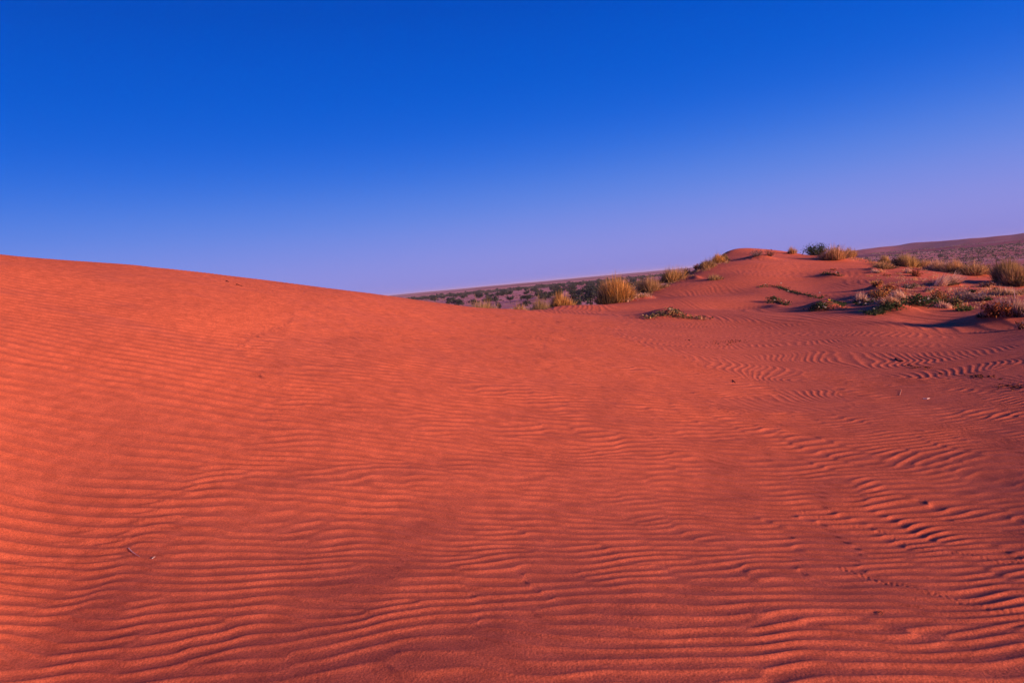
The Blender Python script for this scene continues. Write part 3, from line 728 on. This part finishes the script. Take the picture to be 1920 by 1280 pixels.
stick([(1873,711),(1880,711)], 0.010, DARKW, 'dark chip at the end of the litter by the right edge', 'bark_chip', 'bark chip')
stick([(1373,713),(1376,715),(1379,718)], 0.007, DARKW, 'short dark stick slanting in the middle of the rippled flat', 'stick', 'stick')
stick([(425,527),(429,529)], 0.008, DARKW, 'small dark chip on the smooth dune just below its crest', 'bark_chip', 'bark chip')
stick([(444,533),(449,535),(455,537)], 0.005, DARKW, 'thin dark twig beside the chip below the smooth dune crest')
stick([(1647,1149),(1652,1147),(1655,1151),(1651,1154)], 0.002, DARKW, 'small dark hooked twig below the two beetle tracks')
def litter(path, n, label, spread=0.05, size=0.018):
    P = np.array([ground(x, y) for x, y in path]); S = smooth_path(P, 0.03); rg = rgen(); o = P.mean(0)
    c = S[rg.integers(0, len(S), n)] + rg.normal(size=(n, 3)) * spread
    c[:, 2] = [z_at(a, b) + 0.006 for a, b in c[:, :2]]
    mb = MB(); leaves(mb, rg, c - o, size, [(.06,.03,.02),(.12,.05,.03),(.2,.08,.04)], 0.6)
    ob = mb.build('leaf_litter', LEAF); ob.location = o.tolist(); ob['kind'] = 'stuff'
    return tag(ob, label, 'leaf litter')
litter([(1326,642),(1340,644),(1355,644),(1372,641),(1395,639)], 70, 'dark leaf litter streak on the open rippled flat', 0.10)
litter([(1714,687),(1722,689),(1732,690),(1744,691)], 40, 'dark leaf litter right of the thick dark stick', 0.05)
litter([(1825,704),(1840,707),(1866,707)], 50, 'dark leaf litter streak near the right edge', 0.05)
litter([(1890,722),(1905,724),(1920,728)], 60, 'leaf litter patch at the right edge, lowest of the streaks', 0.08)
litter([(1278,637),(1290,638)], 10, 'few dark leaves left of the litter streak on the flat', 0.06)

# ------------------------------------------------------------------ trees and scrub on the plain
def tree_mesh(seed, tris=260, shape=(1.0, 1.0)):
    rg = np.random.default_rng(seed); mb = MB()
    cl_ = rg.normal(size=(9, 3)) * np.array([0.27, 0.27, 0.20]) + np.array([0, 0, 0.50])
    c = cl_[rg.integers(0, 9, tris)] + rg.normal(size=(tris, 3)) * 0.12
    c[:, 2] = np.clip(c[:, 2], 0.06, 1.02)
    leaves(mb, rg, c, 0.13, [(.055, .065, .045), (.075, .08, .055), (.04, .048, .036)])
    cr = mb.mesh('crown', LEAF)
    mb = MB()
    tube(mb, [(0, 0, -0.1), (0.02, 0.01, 0.3), (0.0, 0.03, 0.6)], 0.045, 0.02, (.06, .045, .035), 5)
    for k in range(4):
        e = cl_[k]; tube(mb, [(0.015, 0.01, 0.22 + 0.05 * k), tuple(e * 0.6 + np.array([0, 0, 0.18])), tuple(e)], 0.022, 0.008, (.06, .045, .035), 4)
    return cr, mb.mesh('trunk', WOOD)
TREES = [tree_mesh(50 + k) for k in range(6)]
def plain_point(px, py):
    rv = ray(px, py); t = (PLAIN_Z - EYE[2]) / rv[2]; return EYE + rv * t, t
def add_tree(px, dh, hp, wr, k, label, group, name='plain_tree', cat='tree', parts=True):
    p, t = plain_point(px, horizon_y(px) + dh); s = t / F_PX * hp
    root = thing(name, (p[0], p[1], PLAIN_Z), random.Random(k).uniform(0, 6.28))
    root.scale = (s * wr, s * wr, s)
    for me, nm in zip(TREES[k % 6], ('crown', 'trunk')):
        o = bpy.data.objects.new(nm, me); COL.objects.link(o); o.parent = root
    return tag(root, label, cat, group)
rnd = random.Random(5)
NEAR = [(1081, 60, 26, 0.9, 'tall dark tree on the plain just right of the upright golden bush'),
        (1086, 46, 20, 1.0, 'dark tree behind the tall one right of the upright golden bush'),
        (1108, 52, 28, 1.1, 'bushy dark tree at the left flank of the largest golden bush'),
        (1101, 38, 16, 1.0, 'dark tree upper left of the largest golden bush'),
        (1116, 34, 14, 1.1, 'dark tree half hidden at the top left of the largest golden bush'),
        (1024, 36, 12, 1.2, 'dark tree showing above the dark olive grass bush'),
        (988, 44, 13, 1.2, 'wide dark shrub tree between golden tuft and olive bush, lower one'),
        (990, 32, 12, 1.3, 'wide dark shrub tree between golden tuft and olive bush, upper one'),
        (978, 31, 9, 1.0, 'small round tree left of the two wide shrub trees'),
        (937, 45, 12, 0.8, 'small upright tree between the yellow-green clump and the golden tuft'),
        (928, 32, 13, 0.9, 'dark upright tree above right of the yellow-green clump'),
        (957, 32, 11, 1.1, 'dark tree above the small golden tuft'),
        (859, 27, 8, 0.9, 'small dark tree left of the yellow-green clump at the dune edge, left of two'),
        (866, 30, 7, 1.2, 'small round dark tree left of the yellow-green clump at the dune edge, right of two')]
for k, (px, dh, hp, wr, lb) in enumerate(NEAR):
    add_tree(px, dh, hp, wr, k, lb, 'nearer trees on the plain')
cnt = 0
CX = [c[0] for c in CREST]; CY = [c[1] for c in CREST]
tries = 0
while cnt < 215 and tries < 6000:
    tries += 1
    px = rnd.uniform(775, 1210)
    dh = rnd.choice([rnd.uniform(8, 13), rnd.uniform(13, 22), rnd.uniform(20, 34)])
    lim = np.interp(px, CX, CY) - horizon_y(px)
    if dh > lim + 3: continue
    if dh > 20 and px < 1010 and rnd.random() < 0.6: continue
    hp = dh * rnd.uniform(0.26, 0.42) + 1.2
    add_tree(px, dh, hp, rnd.uniform(0.9, 1.5), cnt + 3, 'small dark tree dotted among many on the red plain beyond the dunes', 'trees dotted over the plain')
    cnt += 1

def scrub(name, label, n, px0, px1, dh0, dh1, hp0, hp1, seed, pal, power=1.0):
    rg = np.random.default_rng(seed); mb = MB()
    px = rg.uniform(px0, px1, n); dh = dh0 + (dh1 - dh0) * rg.uniform(0, 1, n) ** power
    C_ = []; S_ = []
    for a, b in zip(px, dh):
        p, t = plain_point(a, horizon_y(a) + b); C_.append((p[0], p[1], PLAIN_Z)); S_.append(t / F_PX)
    C_ = np.array(C_); S_ = np.array(S_) * rg.uniform(hp0, hp1, n)
    k = 7
    V = np.repeat(C_, k, 0) + rg.normal(size=(n * k, 3)) * np.repeat(S_, k)[:, None] * np.array([0.7, 0.7, 0.22]) + np.array([0, 0, 1]) * np.repeat(S_, k)[:, None] * 0.45
    a = rg.normal(size=(n * k, 3)); a /= np.linalg.norm(a, axis=1)[:, None]
    b = np.cross(a, rg.normal(size=(n * k, 3))); b /= np.linalg.norm(b, axis=1)[:, None]
    s = np.repeat(S_, k)[:, None] * 0.42
    Q = np.stack([V - a * s, V + b * s * 0.7, V + a * s, V - b * s * 0.7], 1)
    cc = pick(rg, pal, n).repeat(k, 0)[:, None, :].repeat(4, 1)
    mb.add_arr(Q.reshape(-1, 3), np.arange(n * k * 4).reshape(-1, 4), cc.reshape(-1, 3))
    o = mb.build(name, LEAF); o['kind'] = 'stuff'
    return tag(o, label, 'scrub')
DK = [(.07, .07, .05), (.09, .085, .065), (.05, .052, .04)]
scrub('tree_belt', 'thin dark belt of far trees under the horizon left of the right dune', 1500, 760, 1260, 8.5, 12.5, 1.6, 3.4, 71, DK)
scrub('tree_belt', 'scattered far scrub between the tree belt and the near plain', 420, 760, 1230, 12, 40, 1.2, 3.0, 72, DK + OLIVE, 1.6)
scrub('plain_scrub', 'low purplish scrub covering the far plain at the right', 3800, 1560, 2080, 7, 75, 1.4, 3.4, 73, [(.16,.10,.08),(.10,.08,.06),(.22,.15,.10),(.07,.06,.045)], 1.5)
scrub('plain_scrub', 'dark shrub rows on the far plain at the right', 700, 1580, 2080, 14, 60, 2.0, 4.5, 74, DK, 1.4)

# ------------------------------------------------------------------ the air
HZ = bpy.data.materials.new('haze'); HZ.use_nodes = True
hn = HZ.node_tree.nodes; hn.clear()
ho = hn.new('ShaderNodeOutputMaterial'); hv = hn.new('ShaderNodeVolumePrincipled')
hv.inputs['Color'].default_value = (0.96, 0.80, 0.88, 1); hv.inputs['Density'].default_value = 0.00006
HZ.node_tree.links.new(hv.outputs['Volume'], ho.inputs['Volume'])
mb = MB()
hx, hz0, hz1 = 14500.0, PLAIN_Z - 4.0, 22.0
V = [(a * hx, b * hx, c) for c in (hz0, hz1) for a, b in ((-1, -1), (1, -1), (1, 1), (-1, 1))]
mb.add(V, [(3, 2, 1, 0), (4, 5, 6, 7), (0, 1, 5, 4), (1, 2, 6, 5), (2, 3, 7, 6), (3, 0, 4, 7)], np.ones((8, 3)))
hz_o = mb.build('haze', HZ); hz_o['kind'] = 'stuff'; hz_o['label'] = 'thin lavender evening haze over the far plain'; hz_o['category'] = 'haze'
